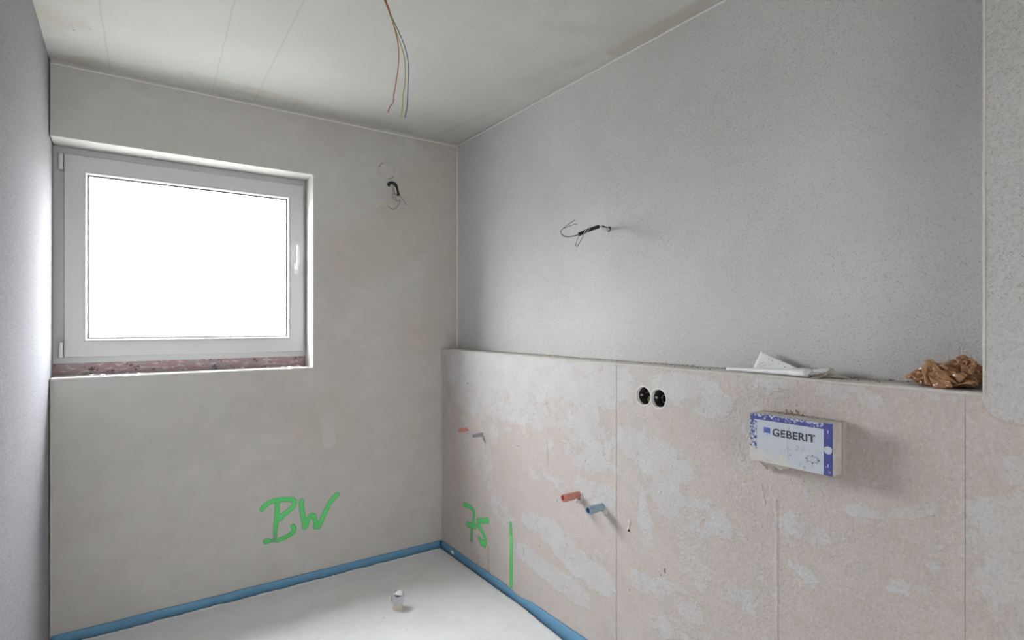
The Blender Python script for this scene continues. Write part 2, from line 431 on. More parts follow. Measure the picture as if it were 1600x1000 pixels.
# ---- niche back (wall_right) and its parts
wr = grid('wall_right', lin(YN - .02, YB, .05), lin(0, ZC, .05), lambda U, V: (np.full_like(U, XN), U, V), M['roughcast'], solid=0.2)
face_room(wr, 0, -1); tag(wr, kind='structure')
J1, J2 = 1.585, 0.4604
BX = XR
def cr(px, py): p = onX(px, py, XR); return (p.y, p.z)
wh = [([(715, 575), (950, 600)], 30, .85), ([(730, 620), (850, 640)], 26, .7), ([(720, 660), (735, 720)], 10, .5),
      ([(820, 600), (900, 640), (920, 700)], 30, .7), ([(770, 650), (772, 690)], 5, .6), ([(752, 640), (752, 690)], 3, .6),
      ([(792, 672), (810, 668), (824, 680)], 3, .5), ([(935, 690), (955, 720)], 14, .6),
      ([(775, 790), (790, 810)], 10, .6), ([(830, 815), (880, 845)], 14, .6), ([(860, 830), (890, 870), (935, 905)], 18, .8),
      ([(912, 765), (945, 775)], 14, .75), ([(870, 750), (885, 770)], 8, .5), ([(820, 865), (870, 905), (905, 930)], 13, .8),
      ([(855, 740), (840, 720)], 8, .5), ([(760, 700), (765, 760), (790, 800)], 6, .5), ([(935, 870), (950, 940)], 9, .6),
      ([(850, 700), (858, 690)], 7, .6), ([(830, 730), (836, 745)], 5, .7), ([(950, 850), (957, 990)], 5, .5),
      # right of joint one
      ([(975, 690), (1020, 700), (1055, 730)], 20, .75), ([(1020, 740), (1060, 800), (1110, 810)], 22, .7),
      ([(1000, 770), (1012, 850)], 9, .8), ([(1060, 820), (1120, 830), (1160, 842)], 7, .6), ([(1000, 910), (1060, 930), (1080, 960)], 15, .8),
      ([(1030, 980), (1090, 990)], 14, .6), ([(1080, 850), (1090, 890)], 22, .5), ([(1130, 930), (1170, 940)], 14, .6), ([(1180, 940)], 18, .6),
      ([(975, 640), (1000, 660)], 12, .3), ([(1035, 600), (1100, 605), (1125, 630)], 15, .8), ([(1060, 625), (1110, 640)], 12, .75),
      ([(1170, 600), (1230, 602)], 14, .7), ([(1150, 630), (1185, 612)], 10, .5), ([(1155, 660), (1165, 730)], 8, .45),
      ([(1280, 610), (1340, 612), (1368, 630)], 9, .75), ([(1300, 626), (1345, 600)], 8, .55), ([(1460, 618), (1490, 620)], 7, .8),
      ([(1240, 835), (1280, 850)], 18, .5), ([(1225, 820), (1235, 812)], 9, .7), ([(1330, 795), (1400, 802), (1460, 795)], 8, .85), ([(1385, 806)], 9, .8),
      ([(1240, 880), (1270, 910)], 8, .6), ([(1310, 860), (1340, 870)], 14, .45), ([(1460, 870), (1500, 900)], 16, .45), ([(1390, 915), (1440, 925)], 8, .6),
      ([(1440, 900), (1500, 880)], 14, .5), ([(1500, 960)], 10, .4), ([(1520, 860), (1550, 880)], 12, .3),
      # right of joint two
      ([(1515, 800), (1600, 790)], 16, .8), ([(1590, 740), (1620, 860)], 22, .9), ([(1560, 900), (1600, 1000)], 30, .9), ([(1600, 860), (1700, 1000)], 60, .9), ([(1520, 840), (1528, 850)], 10, .8)]
dkl = [([(697, 560), (700, 640)], 7, .45), ([(855, 690), (856, 730)], 1.2, .5), ([(738, 712), (738, 735)], 1.2, .5),  # first stroke: corner shade painted into the colour, with some damp
       ([(763, 855), (763, 892)], 1.0, 1.3), ([(746, 868), (746, 880)], .8, 1.0), ([(818, 856), (818, 866)], .8, 1.0), ([(1505, 905), (1560, 880)], 10, .2)]
rdg = [([(758, 650), (762, 780), (763, 890)], 2.0, .8), ([(1213, 780), (1214, 1000)], 1.2, .8),
        ([(1190, 760), (1196, 790)], .8, .6)]
rst = [([(1226, 644), (1256, 648)], 4, .75), ([(1242, 636)], 5, .5), ([(1276, 651)], 3, .5)]
def grey_mask(U, V):
    # plaster of the pillar ends in a wavy line a little below the ledge, and returns at the far right
    edge = 1.20 - 0.11 * np.clip((0.40 - U) / 0.12, 0, 1) ** 1.5 + 0.012 * np.sin(U * 60)
    return np.clip((V - edge) / 0.06 + 0.5, 0, 1) * np.clip((0.445 - U) / 0.03, 0, 1)
la = {'white': lambda U, V: strokes(U, V, wh, cr, .7), 'dark': lambda U, V: strokes(U, V, dkl, cr, .8),
      'ridge': lambda U, V: strokes(U, V, rdg, cr, 1.0), 'rust': lambda U, V: strokes(U, V, rst, cr, .8), 'grey': grey_mask,
      'coarse': lambda U, V: np.clip((2.1 - U) / 1.1, 0.12, 1)}
S1, S2 = (1.443, 1.126), (1.370, 1.124)
def board(a, b, top, step=.006, holes=(), cutf=None, extra=()):
    o = grid('plasterboard', lin(a, b, step, extra), lin(0.0, top, step, extra=(ZL,)), lambda U, V: (np.full_like(U, XR), U, V), M['low_plaster'], wr,
             cut=cutf, attrs=la, solid=0.0125, holes=holes)
    face_room(o, 0, -1); return o
board(J1 + .0012, YB, ZL - .003)
board(J2 + .0006, J1 - .0012, ZL - .003, holes=((S1[0], S1[1], .035), (S2[0], S2[1], .035)), step=.005)
board(YF, J2 - .0004, ZC, cutf=lambda U, V: (V > ZL) & (U > YN), extra=(YN,))
bm = bmesh.new()                                    # joint backing strips (near-black, the gaps' shade put into their colour)
boxobj('joint_backing', (XR + .006, XR + .03, J1 - .03, J1 + .03, 0, ZL - .01), M['hole'], wr)
boxobj('joint_backing', (XR + .006, XR + .03, J2 - .03, J2 + .03, 0, ZL - .01), M['hole'], wr)
boxobj('niche_side', (XR + .0125, XN, YN - .02, YN, ZL, ZC), M['roughcast'], wr)

# ledge slab on top of the low wall, with an uneven, rounded front lip
ys = lin(YN, YB, .012)
bm = bmesh.new(); rows = []
for y in ys:
    f = mnoise.noise(Vector((0, y * 9, 0))) * .003 + mnoise.noise(Vector((3, y * 40, 0))) * .0015
    h = mnoise.noise(Vector((7, y * 6, 0))) * .0025
    rows.append([bm.verts.new(p) for p in ((XN, y, ZL - .0085), (XN, y, ZL + .002 + h), (XR + .05, y, ZL + h * .5), (XR + .008, y, ZL + h), (XR - .002 + f, y, ZL - .002 + h), (XR - .003 + f, y, ZL - .0055 + h), (XR + .001, y, ZL - .0085))])
for A, B in zip(rows, rows[1:]):
    for k in range(len(A)): bm.faces.new((A[k], A[(k+1) % len(A)], B[(k+1) % len(A)], B[k]))
bm.faces.new(rows[0]); bm.faces.new(rows[-1])
bobj('ledge', bm, M['ledge'], wr, True)

# ---- floor, ceiling
fl = grid('floor', lin(XL - .2, XN + .2, .04), lin(YF, YB + .31, .04), lambda U, V: (U, V, 0*U), M['floor'], solid=0.12)
face_room(fl, 2, 1); tag(fl, kind='structure')
def cc(px, py): p = onZ(px, py, ZC); return (p.x, p.y)
cst = [([(690, 208), (780, 170)], 6, .6), ([(960, 80), (1100, 5)], 14, .8), ([(80, 90), (300, 120), (640, 205)], 6, .6), ([(760, 20), (1000, 30)], 40, .45),
       ([(60, 20), (110, 15)], 25, .6), ([(820, 130), (1000, 50)], 20, .5)]
ce = grid('ceiling', lin(XL - .2, XN + .2, .015), lin(YF, YB + .31, .015), lambda U, V: (U, V, 0*U + ZC), M['ceiling'], solid=0.15,
          attrs={'warm': lambda U, V: strokes(U, V, cst, cc, 1.0)})
face_room(ce, 2, -1); tag(ce, kind='structure')

# ---- unseen and added for the fill light: door wall behind the camera, open doorway, hallway behind it
wf = grid('wall_front', lin(XL, XN, .1, (.05, 1.15)), lin(0, ZC, .1, (2.1,)), lambda U, V: (U, 0*U + YF, V), M['window_plaster'],
          cut=lambda U, V: (U > .05) & (U < 1.15) & (V < 2.1), solid=0.15)
face_room(wf, 1, 1); tag(wf, kind='structure')
bm = bmesh.new(); box(bm, -0.9, 2.3, -3.2, YF - .151, -0.1, 2.7)
bmesh.ops.delete(bm, geom=[f for f in bm.faces if all(abs(v.co.y - (YF - .151)) < 1e-4 for v in f.verts)], context='FACES')
hall = bobj('wall_front', bm, M['hall'], None); hall.parent = wf; hall.name = 'fill_hallway'
fb = bmesh.new(); box(fb, -.9, 2.3, YF - .16, YF - .15, -.1, 2.7)

# ---- trims: plaster beads along the ceiling, in the corner and on the niche edge
def bead(name, a, b, r, mat, jit=.0008, flat=None):
    a, b = Vector(a), Vector(b); n = max(2, int((b - a).length / .03)); pts = []
    for i in range(n + 1):
        p = a.lerp(b, i / n)
        j = Vector((mnoise.noise(p * 9), mnoise.noise(p * 9 + Vector((5, 5, 5))), mnoise.noise(p * 9 + Vector((9, 1, 3))))) * jit
        pts.append(p + j)
    bm = bmesh.new(); tube(bm, pts, r, 8)
    o = bobj(name, bm, mat, None, True); tag(o, kind='structure'); return o
bead('trim_1', (XL, YB, ZC - .018), (XN, YB, ZC - .018), .005, M['bead'], .0015)
bead('trim_2', (XN, YN, ZC - .012), (XN, YB, ZC - .012), .004, M['bead'])
bead('trim_3', (XN - .004, YB - .004, ZL), (XN - .004, YB - .004, ZC), .006, M['bead'], .001)
bead('trim_4', (XR, YN, ZL - .004), (XR, YN, ZC), .0022, M['bead'], .0004)
bead('trim_5', (XR - .002, YB - .002, 0.03), (XR - .002, YB - .002, ZL), .004, M['window_plaster'], .002)
bead('trim_6', (XL + .003, YB - .002, 0.03), (XL + .003, YB - .002, WZ0 - .01), .005, M['window_plaster'], .002)

# ---- blue edge insulation strip standing between screed and walls
def foam(name, path, label):
    bm = bmesh.new(); rows = []
    for (x, y, nx, ny, top, out, lean) in path:
        rows.append([bm.verts.new((x + nx * d, y + ny * d, z)) for d, z in
                     ((0.0, top), (out * .7, top + .001), (out, top - .003), (out + lean, .001), (0.0, .001))])
    for A, B in zip(rows, rows[1:]):
        for k in range(5): bm.faces.new((A[k], A[(k+1) % 5], B[(k+1) % 5], B[k]))
    bm.faces.new(rows[0]); bm.faces.new(rows[-1])
    o = bobj(name, bm, M['blue_foam'], None, True)
    tag(o, label, 'edge strip', 'blue foam edge strips'); return o
p = []
for x in np.linspace(XL + .002, XR - .012, 80):
    w = mnoise.noise(Vector((x * 7, 0, 0)))
    p.append((x, YB, 0, -1, .047 + .0025 * w, .009 + .002 * mnoise.noise(Vector((x * 12, 3, 0))), .003))
foam('foam_strip', p, 'blue foam edge strip on the floor along the window wall')
p = []
for y in np.linspace(YB - .001, YF + .02, 150):
    w = mnoise.noise(Vector((y * 6, 2, 0))); k = min(1, max(0, (2.20 - y) / .35))
    pin = math.exp(-((y - 2.27) / .07) ** 2)
    p.append((XR, y, -1, 0, .046 + .003 * w - .012 * pin + .006 * k, .008 + .003 * mnoise.noise(Vector((y * 11, 3, 0))) + .004 * k, .004 + .016 * k - .003 * pin))
fs = foam('foam_strip', p, 'blue foam edge strip on the floor along the low beige wall')
q = onX(707, 856, XR - .012)
bm = bmesh.new(); bmesh.ops.create_icosphere(bm, subdivisions=2, radius=.011)
for v in bm.verts: v.co = Vector((v.co.x * .5, v.co.y * 1.5, v.co.z * .9)) * (1 + .4 * mnoise.noise(v.co * 90)) + Vector((XR - .012, q.y, .028))
tag(bobj('foam_chip', bm, M['crumb'], None, True), 'small white foam chip on the blue strip near the room corner', 'chip')
# crumbly screed edge in front of the strips
def screed_edge(path, seedv):
    bm = bmesh.new(); rows = []
    for (x, y, nx, ny) in path:
        h = .004 + .005 * max(0, mnoise.noise(Vector((x * 30 + seedv, y * 30, 0))) + .3)
        w = .006 + .005 * mnoise.noise(Vector((x * 22, y * 22, seedv)))
        rows.append([bm.verts.new((x + nx * d, y + ny * d, z)) for d, z in ((-.001, 0), (0, h * .9), (w * .5, h), (w, h * .4), (w * 1.5, -.001))])
    for A, B in zip(rows, rows[1:]):
        for k in range(4): bm.faces.new((A[k], A[k+1], B[k+1], B[k]))
    o = bobj('screed_edge', bm, M['crumb'], fl, True); return o
screed_edge([(x, YB - .0145, 0, -1) for x in np.linspace(XL + .01, XR - .02, 300)], 1)
screed_edge([(XR - .018 - .022 * min(1, max(0, (2.20 - y) / .35)), y, -1, 0) for y in np.linspace(YB - .02, 1.2, 300)], 5)

# ---- window
win = empty('window_1', (0.27, 3.26, WZ0)); tag(win, kind='structure')
def ring(name, x0, x1, z0, z1, prof, mat, closed=True, parent=win):
    """profile of (inset, y) swept round a rectangle"""
    bm = bmesh.new(); rows = []
    for i, yy in prof:
        rows.append([bm.verts.new(c) for c in ((x0 + i, yy, z0 + i), (x1 - i, yy, z0 + i), (x1 - i, yy, z1 - i), (x0 + i, yy, z1 - i))])
    R = rows + ([rows[0]] if closed else [])
    for A, B in zip(R, R[1:]):
        for k in range(4): bm.faces.new((A[k], A[(k+1) % 4], B[(k+1) % 4], B[k]))
    return bobj(name, bm, mat, parent)
FZ0 = 1.217
ring('frame', XL - .012, WX1 - .001, FZ0, WZ1 - .001, [(0, 3.33), (0, 3.258), (.001, 3.257), (.046, 3.257), (.047, 3.258), (.070, 3.30), (.07, 3.33)], M['pvc'])
SX0, SX1, SZ0, SZ1 = -.2517, .802, 1.246, 2.180
sash = ring('sash', SX0, SX1, SZ0, SZ1, [(.004, 3.256), (0, 3.254), (0, 3.238), (.003, 3.235), (.071, 3.235), (.074, 3.238), (.074, 3.31), (.004, 3.31)], M['pvc'])
ring('glazing_bead', SX0, SX1, SZ0, SZ1, [(.0745, 3.262), (.0745, 3.2365), (.077, 3.2355), (.081, 3.238), (.083, 3.256), (.083, 3.262)], M['pvc_bright'], parent=sash)
ring('gasket', SX0, SX1, SZ0, SZ1, [(.0745, 3.2625), (.0835, 3.2575), (.0905, 3.2575), (.0905, 3.2635), (.0745, 3.2635)], M['gasket'], parent=sash)
boxobj('pane', (SX0 + .076, SX1 - .076, 3.264, 3.268, SZ0 + .076, SZ1 - .076), M['glass'], sash)
# handle: rosette at the bottom, lever turned up
hx = .760
hd = boxobj('handle', (hx - .013, hx + .013, 3.224, 3.2345, 1.680, 1.738), M['pvc_bright'], sash, .003)
bm = bmesh.new()
tube(bm, spline([(hx, 3.226, 1.712), (hx, 3.205, 1.712), (hx, 3.192, 1.720), (hx + .001, 3.190, 1.75), (hx + .002, 3.190, 1.79), (hx + .002, 3.191, 1.835)], 5), .0085, 10, lambda t: 1.05 - .25 * t)
bobj('handle_lever', bm, M['pvc_bright'], sash, True)
for z0, z1 in ((2.105, 2.180), (1.245, 1.315)):
    bm = bmesh.new(); cxh = SX0 - .012
    tube(bm, [Vector((cxh, 3.246, z0 + (z1 - z0) * t)) for t in (0, .08, .081, .9, .901, 1)], .009, 14, lambda t: 1)
    bobj('hinge', bm, M['pvc_bright'], win, True)
# residue under the frame, on the sill
boxobj('frame_extension', (XL - .012, WX1 - .002, 3.262, 3.33, WZ0 - .001, FZ0), M['pink'], win)
bm = bmesh.new()
for i in range(26):
    x = random.choice([random.gauss(.72, .05), random.gauss(-.1, .1), random.uniform(-.2, .7)]); x = min(.80, max(-.26, x))
    r = random.uniform(.003, .008)
    b2 = bmesh.ops.create_icosphere(bm, subdivisions=1, radius=r, matrix=Matrix.Translation((x, random.uniform(3.12, 3.25), WZ0 + r * .4)) @ Matrix.Diagonal((1.6, 1, .7, 1)))
tag(bobj('foam_crumbs', bm, M['crumb'], win), kind='stuff')
# plaster edges of the recess: beads on top and right, torn lip at the bottom
def lip(a, b, r, mat, jit, nstep=.008):
    a, b = Vector(a), Vector(b); n = int((b - a).length / nstep); bm = bmesh.new(); pts = []; rr = []
    for i in range(n + 1):
        p_ = a.lerp(b, i / n)
        pts.append(p_ + Vector((0, mnoise.noise(p_ * 25) * jit * .6, mnoise.noise(p_ * 31 + Vector((4, 4, 4))) * jit)))
        rr.append(1 + 1.4 * jit / .003 * .25 * mnoise.noise(p_ * 45))
    tube(bm, pts, r, 7, lambda t: rr[min(n, int(round(t * n)))])
    return bobj('plaster_lip', bm, mat, wb, True)
lip((XL, YB, WZ0 - .002), (WX1 + .003, YB, WZ0 - .002), .0055, M['bead'], .004)
lip((XL, YB + .001, WZ1 + .002), (WX1 + .002, YB + .001, WZ1 + .002), .004, M['bead'], .0006)
lip((WX1 + .002, YB + .001, WZ0), (WX1 + .002, YB + .001, WZ1), .004, M['bead'], .0004)

# ================================================================== PAINTED MARKS
def painted(name, strk, plane, off, res, label, parent):
    conv = cw if plane == 'Y' else cr
    S = []
    for pts, r, st in strk:
        P = spline([(*conv(*p_), 0) for p_ in pts], 6) if len(pts) > 2 else [Vector((*conv(*p_), 0)) for p_ in pts]
        S.append((P, r, st))
    allp = [q_ for P, _, _ in S for q_ in P]; rm = max(r for _, r, _ in S) * 2.2
    u0, u1 = min(q_.x for q_ in allp) - rm, max(q_.x for q_ in allp) + rm
    v0, v1 = min(q_.y for q_ in allp) - rm, max(q_.y for q_ in allp) + rm
    def cover(U, V):
        out = np.zeros_like(U)
        for P, r, st in S:
            for i, (A, B) in enumerate(zip(P, P[1:])):
                t = i / max(1, len(P) - 1); a = st if not isinstance(st, tuple) else st[0] + (st[1] - st[0]) * t
                d = seg_dist(U, V, (A.x, A.y), (B.x, B.y))
                out = np.maximum(out, a * np.clip((1.22 - d / r) / .40, 0, 1))
        return np.clip(out, 0, 1)
    f = (lambda U, V: (U, 0*U + YB - off, V)) if plane == 'Y' else (lambda U, V: (0*U + XR - off, U, V))
    o = grid(name, lin(u0, u1, res), lin(v0, v1, res), f, M['spray'], parent, cut=lambda U, V: cover(U, V) < .004, attrs={'cover': cover})
    face_room(o, 1 if plane == 'Y' else 0, -1); tag(o, label)
    return o
def z10(l): return [(400 + x / 10, 760 + y / 10) for x, y in l]
R_ = .0122
painted('painted_letter', [(z10([(95, 355), (150, 290), (230, 240), (330, 212), (450, 205), (560, 205), (600, 240), (580, 310), (500, 390), (420, 450), (370, 500)]), R_, 1),
    (z10([(335, 220), (330, 350), (320, 500), (310, 600)]), R_, .95), (z10([(310, 600), (300, 700), (300, 790)]), R_ * .9, (.8, .45)), (z10([(575, 620), (595, 670), (560, 730), (450, 800), (350, 840)]), R_ * .95, (1, .85)),
    (z10([(350, 840), (280, 845), (210, 850)]), R_ * .8, (.55, .45)), (z10([(150, 860), (190, 855)]), R_ * 1.1, .95), (z10([(375, 470), (385, 500)]), R_ * 1.2, 1)], 'Y', .0004, .003, 'green sprayed letter B', wb)
painted('painted_letter', [(z10([(708, 230), (715, 350), (740, 500), (775, 620), (800, 540), (850, 460), (900, 460), (930, 560), (960, 625), (1010, 560), (1060, 440), (1110, 340), (1170, 230), (1270, 125)]), R_, 1),
    (z10([(765, 620), (785, 560)]), R_ * 1.3, 1), (z10([(940, 620), (975, 620)]), R_ * 1.3, 1)], 'Y', .0004, .003, 'green sprayed letter W', wb)
def z7(l): return [(710 + x / 6.667, 775 + y / 6.667) for x, y in l]
painted('painted_digit', [(z7([(100, 85), (150, 105), (200, 150), (205, 200), (198, 300)]), .012, .9), (z7([(135, 295), (175, 305), (215, 318)]), .014, .95), (z7([(185, 320), (180, 400), (178, 470)]), .012, (.7, .45))],
    'X', .0010, .003, 'green sprayed digit 7', wr)
painted('painted_digit', [(z7([(350, 258), (290, 258), (250, 262), (245, 305)]), .014, .95), (z7([(245, 305), (275, 345), (305, 400), (322, 450), (320, 495), (295, 500), (275, 470), (262, 445)]), .013, .95), (z7([(280, 480), (310, 500)]), .018, 1)],
    'X', .0010, .003, 'green sprayed digit 5', wr)
painted('painted_line', [(z7([(588, 290), (590, 420)]), .012, .65), (z7([(590, 420), (594, 480), (592, 600)]), .012, .95), (z7([(592, 600), (590, 800), (592, 930)]), .013, .85)],
    'X', .0010, .003, 'vertical green sprayed line', wr)

# ================================================================== THINGS
# ---- bare wires from the ceiling
DEP = 1.88
def dep(px, py, t=DEP): a, b, c = ray(px, py); return Vector((a * t, b * t, CAMZ + c * t))
def z5(l): return [dep(540 + x / 5, y / 5) for x, y in l]
top = dep(598.5, -21)
cw_ = empty('ceiling_wires', (top.x, top.y, ZC)); tag(cw_, 'three bare wires, red-brown, green-yellow and blue, hanging from the ceiling', 'wires')
for nm, pts, mt in (('red_wire', [(305, 0), (345, 110), (385, 230), (412, 360), (413, 500), (395, 640), (377, 740), (372, 800), (345, 835), (332, 878)], 'brown_wire'),
                    ('green_yellow_wire', [(311, 0), (350, 110), (400, 260), (445, 390), (465, 500), (465, 640), (450, 740), (445, 840), (433, 915)], 'ywire'),
                    ('blue_wire', [(315, 0), (355, 118), (420, 260), (470, 390), (493, 530), (487, 680), (480, 830), (463, 920)], 'blue_wire')):
    P_ = z5(pts); P_ = [P_[0] + Vector((-.018, 0.002, ZC - P_[0].z)) + Vector((0, 0, .01)), P_[0] + Vector((-.006, 0, .03))] + P_
    w_ = tubeobj(nm, P_, .0016, M[mt], cw_, 6, 6)
    if nm == 'red_wire': red_ = w_
e_ = z5([(332, 878), (324, 900)]); tubeobj('bare_end', e_, .0012, M['white_wire'], red_, 2, 6)
e_ = z5([(345, 100), (303, -10)]); tubeobj('wire_sheath', [e_[0], (e_[0] + e_[1]) / 2 + Vector((.002, 0, 0)), e_[1], Vector((top.x - .004, top.y, ZC + .01))], .0034, M['brown_wire'], cw_, 4, 8)

# ---- blanked box and wires on the window wall
def y10(l, d=0.0): return [onY(560 + x / 10, 240 + y / 10, YB - dd) for (x, y, dd) in [(p_[0], p_[1], p_[2] if len(p_) > 2 else d) for p_ in l]]
c0 = y10([(440, 270, 0)])[0]
bl = empty('lamp_outlet', (c0.x, YB, c0.z)); tag(bl, 'round plastered-over lamp outlet with black conduit and loose wires on the window wall', 'cable outlet')
bm = bmesh.new(); n = 48; prof = [(.040, -.0015), (.042, .001), (.045, .0025), (.048, .0035), (.051, .0015), (.054, -.001)]; rows = []
for i in range(n):
    a = 2 * math.pi * i / n; j = 1 + .05 * mnoise.noise(Vector((math.cos(a) * 3, math.sin(a) * 3, 2)))
    k = max(.25, .8 + 1.2 * mnoise.noise(Vector((math.cos(a) * 4, math.sin(a) * 4, 8))))
    rows.append([bm.verts.new((c0.x + math.cos(a) * r * j, YB - h * k, c0.z + math.sin(a) * r * j)) for r, h in prof])
for i in range(n):
    A, B = rows[i], rows[(i + 1) % n]
    for k in range(len(prof) - 1): bm.faces.new((A[k], A[k+1], B[k+1], B[k]))
bobj('plaster_rim', bm, M['window_plaster'], bl, True)
bm = bmesh.new(); v = [bm.verts.new((c0.x + math.cos(a) * .040, YB - .0012 + .0006 * math.sin(a * 3), c0.z + math.sin(a) * .040)) for a in np.linspace(0, 2 * math.pi, 37)[:-1]]; bm.faces.new(v)
bobj('filler_disc', bm, M['window_plaster'], bl)
bm = bmesh.new()
for i in range(22):     # chipped groove round the rim
    a = random.choice([random.uniform(2.0, 3.9), random.uniform(.2, 1.6), random.uniform(5.0, 5.6)]); r = random.uniform(.046, .051)
    p_ = Vector((c0.x + math.cos(a) * r, YB - .003, c0.z + math.sin(a) * r)); q_ = Vector((c0.x + math.cos(a + .16) * r, YB - .003, c0.z + math.sin(a + .16) * r))
    tube(bm, [p_, q_], random.uniform(.0008, .0018), 5)
tag(bobj('groove_chips', bm, M['copper_grey'], bl), kind='stuff')
cp = spline(y10([(475, 510, -.01), (480, 470, .015), (530, 455, .03), (585, 490, .035), (605, 570, .03), (630, 655, .025)]), 10)
bm = bmesh.new(); tube(bm, cp, .0085, 10, lambda t: 1 + .12 * math.sin(t * 110)); bobj('conduit', bm, M['black'], bl, True)
tubeobj('sleeve', y10([(560, 520, .04), (580, 560, .045), (590, 620, .04)]), .004, M['white_wire'], bl)
tubeobj('terminal', y10([(600, 680, .03), (628, 722, .035)]), .008, M['white_wire'], bl, 2, 10)
for pts, r, mt in (([(635, 650, .03), (690, 700, .035), (745, 800, .03)], .0018, 'copper_grey'),
                   ([(520, 635, .02), (560, 630, .035), (600, 650, .03)], .0014, 'copper_grey'), ([(525, 640, .02), (550, 700, .035), (600, 738, .04), (650, 715, .035)], .0016, 'copper_grey'),
                   ([(655, 730, .03), (640, 780, .04), (590, 850, .035), (530, 870, .03), (480, 835, .02), (450, 785, .02)], .0015, 'copper_grey'),
                   ([(640, 760, .03), (580, 810, .03), (500, 815, .03), (450, 795, .025)], .0014, 'white_wire'),
                   ([(380, 410, .004), (400, 570, .006), (430, 680, .01), (455, 790, .02)], .0013, 'white_wire'),
                   ([(460, 795, .022), (400, 798, .03), (340, 802, .035), (270, 822, .04)], .0024, 'pale_yellow')):
    tubeobj('wire', y10(pts), r, M[mt], bl, 6, 6)

# ---- taped cable from the niche wall
YC = 1.729
def c11(l, d=0.0): return [onY(850 + x / 10.667, 320 + y / 10.667, YC + (p_2[2] if len(p_2) > 2 else d)) for p_2 in l for x, y in [p_2[:2]]]
e0 = onX(951.7, 358, XN)
cb = empty('wall_cable', (XN, e0.y, e0.z)); tag(cb, 'black taped cable with thin curled wires sticking out of the grey niche wall', 'cable')
tubeobj('stripped_sheath', [e0 + Vector((.012, 0, 0)), e0] + c11([(1050, 400), (990, 385), (930, 362), (880, 368)]), .0060, M['white_wire'], cb, 6, 8)
tubeobj('black_tape', c11([(910, 364), (840, 388), (740, 422), (650, 462), (585, 492)]), .0078, M['black'], cb, 8, 10)
tubeobj('black_tape', c11([(1035, 392), (990, 372), (960, 368)]), .0066, M['black'], cb, 6, 8)
bm = bmesh.new(); tube(bm, [e0 + Vector((-.002, 0, 0)), e0 + Vector((.004, 0, 0))], .011, 14); bobj('cable_hole', bm, M['hole'], cb)
for pts, mt in (([(600, 488), (500, 515), (400, 528), (320, 508), (276, 460), (290, 420), (350, 370), (430, 310), (510, 258)], 'copper_grey'),
                ([(600, 495), (500, 522), (400, 535), (322, 520), (280, 470), (305, 405), (400, 365), (480, 335), (552, 315)], 'copper_grey'),
                ([(590, 500), (555, 580), (535, 640), (530, 678), (555, 685), (600, 620), (660, 500), (705, 420)], 'copper_grey'),
                ([(700, 470, -.009), (740, 420, -.010), (770, 390, -.006)], 'white_wire'), ([(660, 490, -.009), (690, 430, -.010), (720, 405, -.008)], 'white_wire')):
    tubeobj('wire', c11(pts), .0013, M[mt], cb, 6, 6)

# ---- double flush sockets in the low wall
def socket(cyz, label, yellow):
    y, z = cyz
    e = empty('socket_box', (XR, y, z)); tag(e, label, 'socket box', 'flush socket boxes in the low wall')
    bm = bmesh.new(); n = 36
    prof = [(.0335, .011), (.0305, .011), (.0305, .052), (.0, .052)]; rows = []
    for r, d in prof:
        rows.append([bm.verts.new((XR + d, y + r * math.cos(a), z + r * math.sin(a))) for a in np.linspace(0, 2*math.pi, n + 1)[:-1]] if r else [bm.verts.new((XR + d, y, z))])
    for A, B in zip(rows, rows[1:]):
        for k in range(n):
            if len(B) > 1: bm.faces.new((A[k], A[(k+1) % n], B[(k+1) % n], B[k]))
            else: bm.faces.new((A[k], A[(k+1) % n], B[0]))
    cup = bobj('cup', bm, M['black'], e, True)
    # rough plaster collar round the opening
    bm = bmesh.new(); rows = []
    for i in range(n):
        a = 2*math.pi*i/n; j = 1 + .05 * mnoise.noise(Vector((math.cos(a)*3, math.sin(a)*3, y*9)))
        rows.append([bm.verts.new((XR + d, y + r*j*math.cos(a), z + r*j*math.sin(a))) for r, d in ((.0325, .012), (.0335, .003), (.0345, -.0012), (.037, -.0022), (.040, .0004))])
    for i in range(n):
        A, B = rows[i], rows[(i+1) % n]
        for k in range(4): bm.faces.new((A[k], A[k+1], B[k+1], B[k]))
    bobj('plaster_collar', bm, M['bead'], e, True)
    for k, s_ in enumerate((-1, 1)):
        boxobj('screw_lug', (XR + .016, XR + .022, y + s_*.026 - .004, y + s_*.026 + .004, z - .004, z + .004), M['white_wire'] if k else M['copper_grey'], cup)
    if yellow:
        tubeobj('wire', [(XR + .05, y - .005, z), (XR + .02, y - .012, z - .004), (XR + .008, y - .016, z - .012), (XR + .02, y - .012, z - .02), (XR + .045, y, z - .015)], .0022, M['ywire'], e)
        tubeobj('wire', [(XR + .05, y + .012, z + .012), (XR + .02, y + .008, z + .011), (XR + .035, y - .01, z + .014)], .0016, M['copper_grey'], e)
    else:
        for k in range(3):
            tubeobj('wire', [(XR + .022 + .006*k + .002*math.sin(t), y - .008 + (.013 + .003*k)*math.cos(t), z - .002 + (.013 + .002*k)*math.sin(t)) for t in np.linspace(k, k + 4.6, 9)], .0016, M['copper_grey'], e, 4, 6)
    return e
socket(S1, 'left black flush socket box with a yellow-green wire, in low wall', True)
socket(S2, 'right black flush socket box with coiled grey wire, in low wall', False)

